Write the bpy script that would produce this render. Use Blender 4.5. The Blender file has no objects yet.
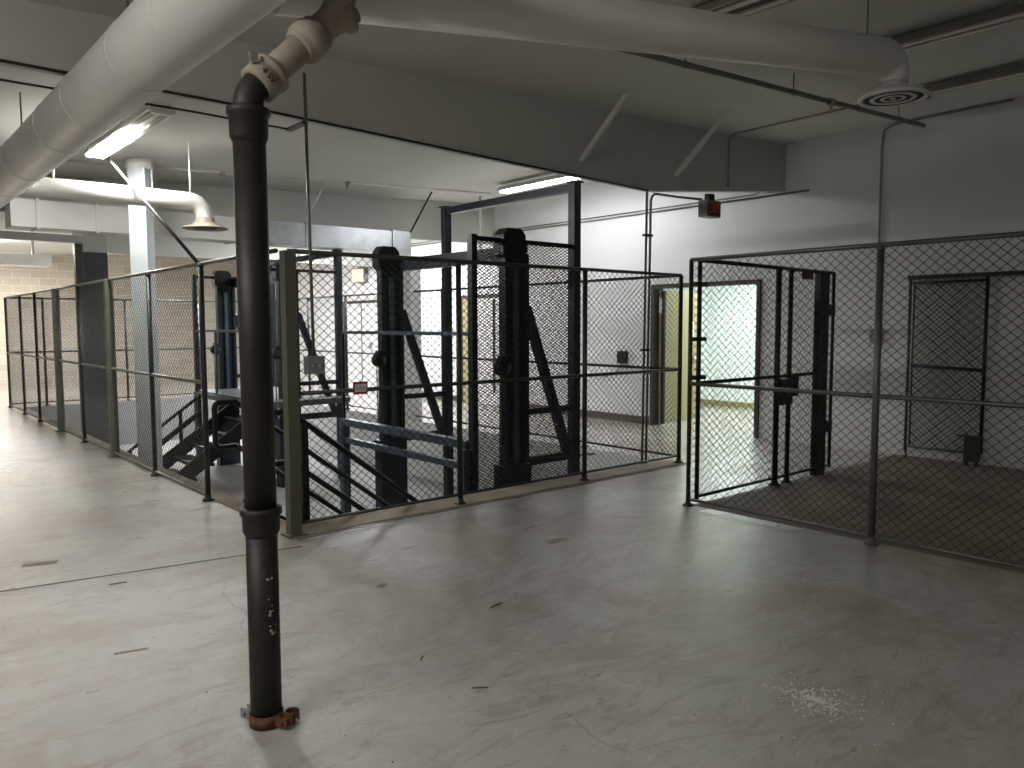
import bpy, bmesh, math, random
from mathutils import Vector, Matrix
random.seed(7)
S = bpy.context.scene
COL = S.collection
PI = math.pi

# ------------------------------------------------------------------ materials
def new_mat(name):
    m = bpy.data.materials.new(name); m.use_nodes = True
    nt = m.node_tree
    return m, nt, nt.nodes['Principled BSDF']

def mat(name, c, rough=.6, metal=0., var=.12, scale=6., bump=.0, spec=.5, c2=None, detail=5., thr=None, bscale=None):
    """procedural surface: noise between two close tones of the same thing, optional bump"""
    m, nt, b = new_mat(name)
    tc = nt.nodes.new('ShaderNodeTexCoord')
    nz = nt.nodes.new('ShaderNodeTexNoise'); nz.inputs['Scale'].default_value = scale
    nz.inputs['Detail'].default_value = detail; nz.inputs['Roughness'].default_value = .62
    nt.links.new(tc.outputs['Object'], nz.inputs['Vector'])
    cr = nt.nodes.new('ShaderNodeValToRGB')
    lo, hi = thr or (.35, .68)
    cr.color_ramp.elements[0].position = lo; cr.color_ramp.elements[1].position = hi
    d = c2 or tuple(max(0, x * (1 - var * 2)) for x in c)
    cr.color_ramp.elements[0].color = (*d, 1); cr.color_ramp.elements[1].color = (*c, 1)
    nt.links.new(nz.outputs['Fac'], cr.inputs['Fac'])
    nt.links.new(cr.outputs['Color'], b.inputs['Base Color'])
    b.inputs['Roughness'].default_value = rough; b.inputs['Metallic'].default_value = metal
    b.inputs['Specular IOR Level'].default_value = spec
    if bump:
        n2 = nt.nodes.new('ShaderNodeTexNoise'); n2.inputs['Scale'].default_value = bscale or scale * 4
        n2.inputs['Detail'].default_value = 6
        nt.links.new(tc.outputs['Object'], n2.inputs['Vector'])
        bp = nt.nodes.new('ShaderNodeBump'); bp.inputs['Strength'].default_value = bump
        bp.inputs['Distance'].default_value = .01
        nt.links.new(n2.outputs['Fac'], bp.inputs['Height']); nt.links.new(bp.outputs['Normal'], b.inputs['Normal'])
    return m

def glow(name, c, s):
    m, nt, b = new_mat(name)
    b.inputs['Base Color'].default_value = (.8, .8, .8, 1)
    b.inputs['Emission Color'].default_value = (*c, 1); b.inputs['Emission Strength'].default_value = s
    return m

def floor_mat():
    m, nt, b = new_mat('worn_grey_floor_paint'); N = nt.nodes; L = nt.links
    tc = N.new('ShaderNodeTexCoord')
    def noise(sc, det=6, rough=.6, vec=None, dist=0.):
        n = N.new('ShaderNodeTexNoise'); n.inputs['Scale'].default_value = sc; n.inputs['Detail'].default_value = det
        n.inputs['Roughness'].default_value = rough; n.inputs['Distortion'].default_value = dist
        L.new(vec or tc.outputs['Object'], n.inputs['Vector']); return n.outputs['Fac']
    def ramp(f, a, bb, ca=(0, 0, 0), cb=(1, 1, 1)):
        r = N.new('ShaderNodeValToRGB'); r.color_ramp.elements[0].position = a; r.color_ramp.elements[1].position = bb
        r.color_ramp.elements[0].color = (*ca, 1); r.color_ramp.elements[1].color = (*cb, 1)
        L.new(f, r.inputs['Fac']); return r.outputs['Color']
    def mix(f, a, c):
        x = N.new('ShaderNodeMix'); x.data_type = 'RGBA'
        if isinstance(f, float): x.inputs['Factor'].default_value = f
        else: L.new(f, x.inputs['Factor'])
        for s, v in (('A', a), ('B', c)):
            sock = [i for i in x.inputs if i.name == s and i.type == 'RGBA'][0]
            if isinstance(v, tuple): sock.default_value = (*v, 1)
            else: L.new(v, sock)
        return [o for o in x.outputs if o.type == 'RGBA'][0]
    def mul(a, c):
        x = N.new('ShaderNodeMath'); x.operation = 'MULTIPLY'; L.new(a, x.inputs[0])
        if isinstance(c, float): x.inputs[1].default_value = c
        else: L.new(c, x.inputs[1])
        return x.outputs[0]
    mp = N.new('ShaderNodeMapping'); mp.inputs['Rotation'].default_value = (0, 0, .35); mp.inputs['Scale'].default_value = (1, 3.2, 1)
    L.new(tc.outputs['Object'], mp.inputs['Vector'])
    base = ramp(noise(1.1, 8, .65), .3, .72, (.40, .39, .36), (.53, .515, .475))
    dirt = ramp(noise(.62, 11, .76, dist=.6), .455, .575)
    c = mix(mul(dirt, .7), base, (.31, .25, .18))
    dirt2 = ramp(noise(1.7, 11, .80, mp.outputs['Vector'], 1.0), .51, .61)
    c = mix(mul(dirt2, .55), c, (.25, .205, .16))
    pale = ramp(noise(2.6, 10, .8, mp.outputs['Vector'], 1.2), .535, .64)
    c = mix(mul(pale, .35), c, (.62, .62, .60))
    # fine scuffs
    mp2 = N.new('ShaderNodeMapping'); mp2.inputs['Rotation'].default_value = (0, 0, -.6); mp2.inputs['Scale'].default_value = (2.2, 26, 1)
    L.new(tc.outputs['Object'], mp2.inputs['Vector'])
    scuff = ramp(noise(1.3, 7, .6, mp2.outputs['Vector'], 1.2), .66, .74)
    c = mix(mul(scuff, .35), c, (.16, .14, .12))
    speck = ramp(noise(34, 3, .5), .70, .76)
    c = mix(mul(speck, .55), c, (.10, .085, .07))
    # thin cracks
    vo = N.new('ShaderNodeTexVoronoi'); vo.feature = 'DISTANCE_TO_EDGE'; vo.inputs['Scale'].default_value = .42
    wob = N.new('ShaderNodeVectorMath'); wob.operation = 'MULTIPLY_ADD'
    nv = N.new('ShaderNodeTexNoise'); nv.inputs['Scale'].default_value = 1.6; nv.inputs['Detail'].default_value = 7
    L.new(tc.outputs['Object'], nv.inputs['Vector'])
    L.new(nv.outputs['Color'], wob.inputs[0]); wob.inputs[1].default_value = (.45, .45, 0); L.new(tc.outputs['Object'], wob.inputs[2])
    L.new(wob.outputs[0], vo.inputs['Vector'])
    crack = ramp(vo.outputs['Distance'], .0015, .0035, (1, 1, 1), (0, 0, 0))
    gate = ramp(noise(.8, 3), .5, .58)
    c = mix(mul(mul(crack, gate), .5), c, (.15, .13, .11))
    L.new(c, b.inputs['Base Color'])
    rr = N.new('ShaderNodeMapRange'); rr.inputs['To Min'].default_value = .20; rr.inputs['To Max'].default_value = .62
    rr.inputs['From Min'].default_value = .3; rr.inputs['From Max'].default_value = .7
    L.new(noise(1.6, 8, .7, mp.outputs['Vector'], .5), rr.inputs['Value']); L.new(rr.outputs[0], b.inputs['Roughness'])
    bp = N.new('ShaderNodeBump'); bp.inputs['Strength'].default_value = .5; bp.inputs['Distance'].default_value = .012
    L.new(noise(16, 10, .8), bp.inputs['Height']); L.new(bp.outputs['Normal'], b.inputs['Normal'])
    b.inputs['Specular IOR Level'].default_value = .5
    b.inputs['Coat Weight'].default_value = 1.; b.inputs['Coat IOR'].default_value = 1.6; b.inputs['Coat Roughness'].default_value = .10
    L.new(bp.outputs['Normal'], b.inputs['Coat Normal'])
    return m

def brick_mat():
    m, nt, b = new_mat('painted_concrete_block'); N = nt.nodes; L = nt.links
    tc = N.new('ShaderNodeTexCoord')
    sx = N.new('ShaderNodeSeparateXYZ'); cx = N.new('ShaderNodeCombineXYZ')
    L.new(tc.outputs['Object'], sx.inputs[0]); L.new(sx.outputs['X'], cx.inputs['X']); L.new(sx.outputs['Z'], cx.inputs['Y'])
    br = N.new('ShaderNodeTexBrick'); br.inputs['Scale'].default_value = 1.
    br.inputs['Brick Width'].default_value = .41; br.inputs['Row Height'].default_value = .203
    br.inputs['Mortar Size'].default_value = .011; br.inputs['Mortar Smooth'].default_value = .2
    br.inputs['Color1'].default_value = (.43, .375, .31, 1); br.inputs['Color2'].default_value = (.50, .44, .365, 1)
    br.inputs['Mortar'].default_value = (.58, .53, .46, 1)
    L.new(cx.outputs[0], br.inputs['Vector'])
    L.new(br.outputs['Color'], b.inputs['Base Color']); b.inputs['Roughness'].default_value = .85
    bp = N.new('ShaderNodeBump'); bp.inputs['Strength'].default_value = .5; bp.invert = True; bp.inputs['Distance'].default_value = .01
    L.new(br.outputs['Fac'], bp.inputs['Height']); L.new(bp.outputs['Normal'], b.inputs['Normal'])
    return m

M = dict(
    floor=floor_mat(),
    brick=brick_mat(),
    wall=mat('white_wall_paint', (.69, .685, .675), .75, var=.03, scale=.9, bump=.05, bscale=60),
    ceiling=mat('pale_ceiling_paint', (.62, .62, .58), .85, var=.03, scale=.7, bump=.04, bscale=50),
    bulk=mat('painted_bulkhead', (.50, .50, .46), .8, var=.04, scale=.8),
    pitwall=mat('pit_wall_paint', (.86, .86, .85), .8, var=.06, scale=1.3, bump=.05, bscale=40),
    pitgrey=mat('bare_pit_concrete', (.33, .325, .31), .85, var=.10, scale=1.5, bump=.1, bscale=30),
    curb=mat('tan_bare_concrete', (.36, .30, .225), .85, var=.16, scale=3., bump=.2, bscale=40),
    baseboard=mat('brown_baseboard', (.10, .075, .055), .6, var=.1),
    duct=mat('painted_duct', (.66, .655, .62), .42, var=.05, scale=2.2, bump=.03, bscale=14),
    galv=mat('galvanized_sheet', (.50, .52, .53), .38, .75, var=.12, scale=5., bump=.03, bscale=12),
    darkgalv=mat('dull_dark_sheet', (.13, .135, .14), .5, .5, var=.15, scale=4.),
    silver=mat('pale_silver_column_paint', (.60, .66, .68), .38, .35, var=.06, scale=3., bump=.05, bscale=10),
    iron=mat('black_cast_iron', (.022, .018, .014), .55, .1, var=.25, scale=9., bump=.12, bscale=45),
    dusty=mat('dusty_tan_pipe', (.37, .315, .25), .7, var=.18, scale=7., bump=.12, bscale=45),
    rust=mat('rusty_clamp_steel', (.20, .085, .035), .8, .3, var=.3, scale=22., bump=.3, bscale=80, c2=(.07, .04, .025)),
    flake=mat('chipped_paint_flakes', (.50, .45, .36), .8, var=.15, scale=40.),
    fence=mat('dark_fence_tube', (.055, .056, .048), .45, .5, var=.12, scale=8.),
    fencelit=mat('lit_grey_fence_tube', (.16, .16, .135), .42, .55, var=.16, scale=7.),  # copy of the dark fence tube, lightened as if lit
    raillit=mat('lit_pale_rail', (.30, .30, .26), .45, .5, var=.15, scale=7.),  # left fence rails: lamp light from above put into the colour
    olive=mat('olive_grey_channel', (.155, .16, .12), .5, .35, var=.12, scale=5.),
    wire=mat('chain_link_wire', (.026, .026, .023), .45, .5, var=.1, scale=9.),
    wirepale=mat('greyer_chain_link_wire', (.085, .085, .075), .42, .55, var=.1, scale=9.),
    navy=mat('dark_navy_steel_paint', (.014, .021, .030), .42, .25, var=.18, scale=5.),
    blue=mat('slate_blue_steel_paint', (.060, .088, .118), .42, .2, var=.14, scale=5.),
    black=mat('black_steel_paint', (.009, .010, .011), .42, .2, var=.2, scale=6.),
    deck=mat('worn_grey_deck_plate', (.115, .118, .12), .55, .4, var=.12, scale=4., bump=.1, bscale=40),
    fixture=mat('white_fixture_enamel', (.72, .71, .66), .4, var=.04, scale=3.),
    oldfix=mat('dusty_fixture_enamel', (.30, .285, .24), .5, var=.12, scale=3.),
    conduit=mat('grey_conduit', (.20, .20, .18), .42, .6, var=.1, scale=9.),
    paleconduit=mat('white_painted_conduit', (.55, .55, .52), .5, var=.05, scale=5.),
    cable=mat('black_cable', (.012, .012, .011), .6, var=.1, scale=9.),
    frame=mat('dark_brown_door_frame', (.055, .040, .030), .5, var=.1, scale=4.),
    oldoor=mat('olive_yellow_door', (.30, .27, .14), .55, var=.05, scale=3.),
    whdoor=mat('white_door_paint', (.74, .73, .71), .5, var=.03, scale=2.),
    tube=glow('lit_fluorescent_tube', (1., .985, .94), 280.),
    tube2=glow('dimmer_lit_fluorescent_tube', (.93, .95, 1.), 62.),
    deadtube=mat('unlit_tube_glass', (.55, .55, .50), .25, var=.02),
    orange=glow('glowing_orange_lens', (1., .22, .06), 7.),
    exitred=mat('dark_red_sign_face', (.055, .010, .008), .35, var=.1),
    exitlet=mat('brighter_red_letters', (.62, .15, .08), .4, var=.05),
    box=mat('grey_box_enamel', (.26, .26, .25), .5, var=.1, scale=9.),
    red=mat('red_sign_border', (.38, .025, .03), .5, var=.05),
    white=mat('white_plate', (.75, .74, .72), .5, var=.03),
    greyink=mat('grey_print', (.30, .30, .30), .6, var=.03),
    chrome=mat('worn_chrome', (.60, .60, .57), .25, .9, var=.05),
    brown=mat('brown_dry_litter', (.10, .06, .035), .85, var=.2, scale=40.),
    tape=mat('brown_worn_tape', (.30, .235, .165), .8, var=.2, scale=20.),
    crumb=mat('white_plaster', (.74, .72, .68), .9, var=.06, scale=20.),
    lens=mat('outlet_shade_black', (.02, .02, .02), .7, var=.05),  # black that stands for shade inside the air outlets
    cage=mat('bare_brown_concrete', (.235, .20, .155), .75, var=.18, scale=2.2, bump=.12, bscale=25),
    roomwall=mat('mint_white_room_paint', (.78, .86, .83), .7, var=.02, scale=1.),
)

# ------------------------------------------------------------------ mesh building
class MB:
    def __init__(s): s.bm = bmesh.new()
    def box(s, x0, x1, y0, y1, z0, z1, bev=0., rot=None):
        if x0 > x1: x0, x1 = x1, x0
        if y0 > y1: y0, y1 = y1, y0
        if z0 > z1: z0, z1 = z1, z0
        b = bmesh.new()
        v = [b.verts.new(p) for p in ((x0, y0, z0), (x1, y0, z0), (x1, y1, z0), (x0, y1, z0), (x0, y0, z1), (x1, y0, z1), (x1, y1, z1), (x0, y1, z1))]
        for f in ((0, 3, 2, 1), (4, 5, 6, 7), (0, 1, 5, 4), (1, 2, 6, 5), (2, 3, 7, 6), (3, 0, 4, 7)): b.faces.new([v[i] for i in f])
        if bev: bmesh.ops.bevel(b, geom=list(b.edges), offset=min(bev, (x1 - x0) * .45, (y1 - y0) * .45, (z1 - z0) * .45), segments=2, affect='EDGES', profile=.7)
        if rot:
            a, c = rot; R = Matrix.Rotation(a, 4, 'Z'); c = Vector(c)
            bmesh.ops.transform(b, matrix=Matrix.Translation(c) @ R @ Matrix.Translation(-c), verts=b.verts)
        s._join(b); return s
    def _join(s, b):
        me = bpy.data.meshes.new('tmp'); b.to_mesh(me); b.free(); s.bm.from_mesh(me); bpy.data.meshes.remove(me)
    def prism(s, pts, axis, a0, a1, bev=0.):
        """polygon pts (u,v) extruded along axis: 'x' -> (y,z), 'y' -> (x,z), 'z' -> (x,y)"""
        def P(u, v, a): return {'x': (a, u, v), 'y': (u, a, v), 'z': (u, v, a)}[axis]
        b = bmesh.new()
        A = [b.verts.new(P(u, v, a0)) for u, v in pts]; B = [b.verts.new(P(u, v, a1)) for u, v in pts]
        b.faces.new(A); b.faces.new(B[::-1]); n = len(pts)
        for i in range(n): b.faces.new((A[i], B[i], B[(i + 1) % n], A[(i + 1) % n]))
        bmesh.ops.recalc_face_normals(b, faces=b.faces)
        if bev: bmesh.ops.bevel(b, geom=list(b.edges), offset=bev, segments=2, affect='EDGES')
        s._join(b); return s
    def tube(s, pts, r, n=10, caps=True, smooth=True, r1=None):
        """round tube through a polyline, mitred at the bends"""
        pts = [Vector(p) for p in pts]; rings = []
        d0 = (pts[1] - pts[0]).normalized()
        up = Vector((0, 0, 1)) if abs(d0.z) < .9 else Vector((1, 0, 0))
        u = d0.cross(up).normalized(); N = len(pts)
        for i, p in enumerate(pts):
            din = (pts[i] - pts[i - 1]).normalized() if i else d0
            dout = (pts[i + 1] - pts[i]).normalized() if i < N - 1 else din
            t = (din + dout); t = t.normalized() if t.length > 1e-6 else din
            u = (u - t * u.dot(t)).normalized(); w = t.cross(u)
            bis = din - dout
            rr = r if r1 is None else r + (r1 - r) * i / (N - 1)
            ring = []
            ca = max(.5, t.dot(din))
            for k in range(n):
                a = 2 * PI * k / n; off = u * math.cos(a) * rr + w * math.sin(a) * rr
                if bis.length > 1e-6:
                    bn = bis.normalized(); off += bn * off.dot(bn) * (1 / ca - 1)
                ring.append(s.bm.verts.new(p + off))
            rings.append(ring)
        for a, b in zip(rings, rings[1:]):
            for k in range(n):
                f = s.bm.faces.new((a[k], a[(k + 1) % n], b[(k + 1) % n], b[k])); f.smooth = smooth and n > 4
        if caps and n > 2:
            s.bm.faces.new(rings[0][::-1]); s.bm.faces.new(rings[-1])
        return s
    def lathe(s, prof, origin, axis=(0, 0, 1), n=24, smooth=True):
        """prof = [(r, h)...] turned about axis from origin"""
        ax = Vector(axis).normalized(); o = Vector(origin)
        up = Vector((0, 0, 1)) if abs(ax.z) < .9 else Vector((1, 0, 0))
        u = ax.cross(up).normalized(); w = ax.cross(u); rings = []
        for r, h in prof:
            r = max(r, 1e-4)
            rings.append([s.bm.verts.new(o + ax * h + (u * math.cos(2 * PI * k / n) + w * math.sin(2 * PI * k / n)) * r) for k in range(n)])
        for a, b in zip(rings, rings[1:]):
            for k in range(n):
                f = s.bm.faces.new((a[k], a[(k + 1) % n], b[(k + 1) % n], b[k])); f.smooth = smooth
        s.bm.faces.new(rings[0][::-1]); s.bm.faces.new(rings[-1])
        return s
    def bar(s, p0, p1, w, h, up=(0, 0, 1)):
        """square bar between two points"""
        p0 = Vector(p0); p1 = Vector(p1); d = (p1 - p0).normalized(); up = Vector(up)
        if abs(d.dot(up)) > .98: up = Vector((1, 0, 0))
        a = d.cross(up).normalized(); b = a.cross(d)
        R = []
        for p in (p0, p1): R.append([s.bm.verts.new(p + a * sx * w / 2 + b * sz * h / 2) for sx, sz in ((-1, -1), (1, -1), (1, 1), (-1, 1))])
        s.bm.faces.new(R[0][::-1]); s.bm.faces.new(R[1])
        for k in range(4): s.bm.faces.new((R[0][k], R[0][(k + 1) % 4], R[1][(k + 1) % 4], R[1][k]))
        return s
    def build(s, name, m, parent=None, wloc=None):
        me = bpy.data.meshes.new(name); bm = s.bm
        bmesh.ops.recalc_face_normals(bm, faces=bm.faces)
        o = bpy.data.objects.new(name, me)
        off = Vector(parent['_w']) if parent is not None else (Vector(wloc) if wloc else Vector((0, 0, 0)))
        if off.length: bmesh.ops.translate(bm, verts=bm.verts, vec=-off)
        bm.to_mesh(me); bm.free()
        me.materials.append(M[m] if isinstance(m, str) else m)
        COL.objects.link(o); o['_w'] = tuple(off)
        if parent is not None: o.parent = parent
        elif wloc: o.location = wloc
        return o

def tag(o, label, cat, group=None, kind=None):
    o['label'] = label; o['category'] = cat
    if group: o['group'] = group
    if kind: o['kind'] = kind
    return o
def thing(name, loc, label, cat, group=None, kind=None):
    o = bpy.data.objects.new(name, None); COL.objects.link(o); o.location = loc; o['_w'] = tuple(loc); o.empty_display_size = .1
    return tag(o, label, cat, group, kind)
def struct(name, mb, m, label=None, cat=None):
    o = mb.build(name, m); o['kind'] = 'structure'
    if label: o['label'] = label
    o['category'] = cat or name.split('_')[0]
    return o
def copy_tree(o, parent=None):
    c = o.copy(); COL.objects.link(c)
    if parent is not None: c.parent = parent
    for ch in list(o.children): copy_tree(ch, c)
    return c

def arc(c, u, v, r, a0, a1, n=8):
    c, u, v = Vector(c), Vector(u), Vector(v)
    return [c + u * r * math.cos(a0 + (a1 - a0) * i / n) + v * r * math.sin(a0 + (a1 - a0) * i / n) for i in range(n + 1)]

def ceil(x, y): return 3.94 + .045 * (x - 9.63) - .012 * (y - 5.6)

# ------------------------------------------------------------------ camera (783 px focal length on a 1024 px wide frame)
cam = bpy.data.cameras.new('camera'); co = bpy.data.objects.new('camera', cam); COL.objects.link(co)
cam.sensor_width = 36; cam.lens = 783 / 1024 * 36; cam.clip_start = .05; cam.clip_end = 100
rt, up, fw = Vector((.7590, -.6510, -.0030)), Vector((.0510, .0560, .9971)), Vector((.6490, .7571, -.0757))
fw.normalize(); rt = (rt - fw * rt.dot(fw)).normalized(); up = rt.cross(fw)
co.matrix_world = Matrix(((rt.x, up.x, -fw.x, 0), (rt.y, up.y, -fw.y, 0), (rt.z, up.z, -fw.z, 1.58), (0, 0, 0, 1)))
S.camera = co

# ------------------------------------------------------------------ setting
PX0, PX1, PY0, PY1, PZ = 2.65, 7.15, 5.73, 17.75, -.92     # the sunken pit
XW, YF, XL, YB = 9.63, 24.0, -4.5, -4.5
f = MB()
f.box(XL, PX0, YB, YF + .2, -.12, 0); f.box(PX0, PX1, YB, PY0, -.12, 0); f.box(PX0, PX1, PY1, YF + .2, -.12, 0)
f.box(PX1, XW, YB, YF + .2, -.12, 0); f.box(XW, 13.2, 4.2, 11.8, -.12, 0)
struct('floor', f, 'floor', 'grey painted concrete floor with brown stains and scuffs', 'floor')
struct('floor_pit', MB().box(PX0 - .1, PX1 + .1, PY0 - .1, PY1 + .1, PZ - .1, PZ), 'pitgrey', 'bare grey concrete floor at the bottom of the pit', 'floor')
struct('wall_pit_right', MB().box(PX1 - .006, PX1 + .1, PY0, PY1, PZ, -.003), 'pitwall', 'white painted side wall of the pit below the far fence', 'wall')
struct('wall_pit_far', MB().box(PX0, PX1 - .007, PY1 - .006, PY1 + .1, PZ, -.003), 'pitgrey', 'grey end wall of the pit farthest from the camera', 'wall')
struct('wall_pit_left', MB().box(PX0 - .1, PX0 + .006, PY0, PY1 - .007, PZ, -.003), 'pitgrey')
struct('wall_pit_near', MB().box(PX0 + .007, PX1 - .007, PY0 - .1, PY0 + .006, PZ, -.003), 'pitgrey')
# tan strips round the pit
struct('trim_1', MB().box(2.50, PX0 + .012, 5.40, PY1, -.01, .006, .002), 'curb', 'bare tan concrete strip under the left fence', 'curb')
struct('trim_2', MB().box(PX0 + .013, 7.28, 5.40, PY0 + .012, -.01, .006, .002), 'curb', 'bare tan concrete strip under the near pit fence', 'curb')
struct('trim_3', MB().box(2.50, 7.2, 5.352, 5.364, -.01, .003), 'baseboard', 'dark joint line in the floor beside the pit strip', 'trim')
struct('trim_4', MB().bar((.2, 5.53, -.003), (2.44, 5.16, -.003), .010, .012), 'baseboard', 'thin dark joint line across the floor left of the pipe', 'trim')
struct('floor_cage', MB().box(5.60, XW, YB, 4.10, -.05, .003), 'cage', 'bare brown concrete floor inside the right-hand fenced cage', 'floor')
# walls
DY0, DY1, DZ = 6.03, 7.82, 2.13
w = MB(); w.box(XW, XW + .18, YB, DY0 - .03, 0, 4.2); w.box(XW, XW + .18, DY1 + .03, YF, 0, 4.2); w.box(XW, XW + .18, DY0 - .03, DY1 + .03, DZ + .03, 4.2)
struct('wall_right', w, 'wall', 'long white painted wall on the right side of the room', 'wall')
struct('wall_far', MB().box(XL, XW + .18, YF, YF + .2, 0, 4.2), 'brick', 'beige painted concrete block wall at the far end', 'wall')
struct('wall_left', MB().box(XL - .2, XL, YB, YF + .2, 0, 4.2), 'wall')
struct('wall_back', MB().box(XL, XW + .18, YB - .2, YB, 0, 4.2), 'wall')
cb = MB(); b = cb.bm
q = [(XL - .2, YB - .2), (XW + .18, YB - .2), (XW + .18, YF + .2), (XL - .2, YF + .2)]
lo = [b.verts.new((x, y, ceil(x, y))) for x, y in q]; hi = [b.verts.new((x, y, ceil(x, y) + .2)) for x, y in q]
b.faces.new(lo[::-1]); b.faces.new(hi)
for i in range(4): b.faces.new((lo[i], lo[(i + 1) % 4], hi[(i + 1) % 4], hi[i]))
struct('ceiling', cb, 'ceiling', 'dim off-white ceiling sloping gently up to the right', 'ceiling')
BB = [(XL, 3.20), (1.2, 3.172), (2.4, 3.168), (4.85, 3.10), (6.93, 3.052), (9.63, 3.33)]
def bulk_top(y): return [(XW, ceil(XW, y) + .02), (XL, ceil(XL, y) + .02)]
struct('wall_bulkhead', MB().prism(BB + bulk_top(5.65), 'y', 5.65, 5.77), 'bulk', 'dim painted bulkhead hanging from the ceiling across the room', 'bulkhead')
struct('wall_bulkhead_far', MB().prism([(XL, 2.95), (XW, 3.12)] + bulk_top(11.75), 'y', 11.75, 11.87), 'bulk', 'pale second bulkhead above the long rectangular duct', 'bulkhead')
struct('wall_bulkhead_rear', MB().prism([(3.52, 2.93), (XW, 2.93), (XW, ceil(XW, 16) + .02), (3.52, ceil(3.52, 16) + .02)], 'y', 16.0, 16.12), 'bulk', 'grey rear bulkhead in front of the block wall, right of the duct riser', 'bulkhead')
struct('baseboard_right', MB().box(XW - .014, XW, DY1 + .10, 10.95, 0, .12).box(XW - .014, XW, 13.0, 15.8, 0, .12), 'baseboard', 'dark brown baseboard along the right wall', 'baseboard')
# room beyond the open doorway
struct('wall_doorway_room', MB().box(12.9, 13.1, 4.2, 11.8, 0, 2.9), 'roomwall', 'bright mint-white wall seen through the open doorway', 'wall')
struct('wall_doorway_sides', MB().box(XW + .19, 12.9, 4.2, 4.35, 0, 2.9).box(XW + .19, 12.9, 11.65, 11.8, 0, 2.9), 'roomwall')
struct('ceiling_doorway_room', MB().box(XW + .19, 12.9, 4.35, 11.65, 2.75, 2.9), 'roomwall')
struct('baseboard_doorway', MB().box(12.885, 12.9, 4.35, 11.65, 0, .10), 'oldoor', 'yellowish baseboard in the lit room beyond the doorway', 'baseboard')

# open double doorway
d1 = MB(); t = .06
for y in (DY0 - t, DY1): d1.box(XW - .035, XW + .2, y, y + t, 0, DZ + t, .004)
d1.box(XW - .035, XW + .2, DY0, DY1, DZ, DZ + t, .004)
door1 = struct('door_1', d1, 'frame', 'wide dark brown door frame around the bright open doorway', 'door')
lf = MB().box(XW + .07, XW + .99, DY1 - .075, DY1 - .03, .02, DZ - .03, .003).build('leaf', 'oldoor', door1)
lf['label'] = 'olive yellow door leaf swung inward'
MB().lathe([(.0, 0), (.024, .002), (.028, .02), (.02, .045), (.0, .05)], (XW + .90, DY1 - .075, 1.02), (0, -1, 0), 12).build('handle', 'chrome', lf)
MB().box(XW + .86, XW + .90, DY1 - .082, DY1 - .075, 1.35, 1.62, .003).build('edge_plate', 'white', lf)
l2 = MB().box(XW + .03, XW + .07, DY1 - .16, DY1 - .10, .03, DZ - .04, .003).build('dark_edge_strip', 'black', door1)  # dark upright strip beside the swung leaf
MB().box(XW + .01, XW + .04, DY1 - .12, DY1 - .075, 1.75, 1.98, .003).build('closer_plate', 'white', door1)

# pale far door on the right wall with its box and conduit
d2 = MB()
Y0, Y1 = 16.02, 17.62
for y in (Y0 - .07, Y1): d2.box(XW - .03, XW, y, y + .07, 0, 2.17, .004)
d2.box(XW - .03, XW, Y0, Y1, 2.10, 2.17, .004)
door2 = struct('door_2', d2, 'frame', 'grey-brown framed far door under the glowing orange light', 'door')
MB().box(XW - .018, XW - .002, Y0, 16.78, .01, 2.1).build('leaf', 'whdoor', door2)
MB().box(XW - .018, XW - .002, 16.83, Y1, .01, 2.1).build('leaf', 'whdoor', door2)
MB().box(XW - .022, XW - .001, 16.785, 16.825, .01, 2.1).build('meeting_stile', 'frame', door2)
MB().box(XW - .06, XW - .019, 16.30, 16.42, 1.02, 1.16, .01).build('handle', 'box', door2)
# white door half hidden behind the nearer lift mast
d3 = MB(); Y0, Y1 = 11.05, 12.75
for y in (Y0 - .07, Y1): d3.box(XW - .03, XW, y, y + .07, 0, 2.17, .004)
d3.box(XW - .03, XW, Y0, Y1, 2.10, 2.17, .004)
door3 = struct('door_3', d3, 'frame', 'brown framed white double door behind the nearer lift', 'door')
MB().box(XW - .018, XW - .002, Y0, 12.40, .01, 2.1).build('leaf', 'whdoor', door3)
MB().box(XW - .018, XW - .002, 12.44, Y1, .01, 2.1).build('leaf', 'oldoor', door3)
MB().box(XW - .05, XW - .019, 11.72, 11.745, .25, 2.05, .004).build('astragal', 'frame', door3)

# ------------------------------------------------------------------ chain-link fencing
def chainlink(mb, kind, const, u0, u1, z0, z1, pw=.0765, ph=.066, r=.0021, n=4):
    """two families of diagonal wires, one just in front of the other, clipped to the panel"""
    k = ph / pw
    def P(u, z, off): return (const + off, u, z) if kind == 'x' else (u, const + off, z)
    H = z1 - z0; run = H / k
    for sgn in (1, -1):
        s0 = u0 - run if sgn > 0 else u0
        i = 0
        while True:
            a = s0 + i * pw + pw * .3; i += 1
            if a > (u1 if sgn > 0 else u1 + run): break
            # line u = a + sgn*(z - z0)/k
            za, zb = z0, z1; ua, ub = a, a + sgn * run
            def clip(u_lim):
                return z0 + (u_lim - a) * k * sgn
            lo_u, hi_u = min(ua, ub), max(ua, ub)
            if hi_u <= u0 or lo_u >= u1: continue
            if sgn > 0:
                if ua < u0: za, ua = clip(u0), u0
                if ub > u1: zb, ub = clip(u1), u1
            else:
                if ua > u1: za, ua = clip(u1), u1
                if ub < u0: zb, ub = clip(u0), u0
            if zb - za < .01: continue
            o = sgn * r * .95
            mb.tube([P(ua, za, o), P(ub, zb, o)], r, n, caps=False, smooth=False)
    return mb

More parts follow.
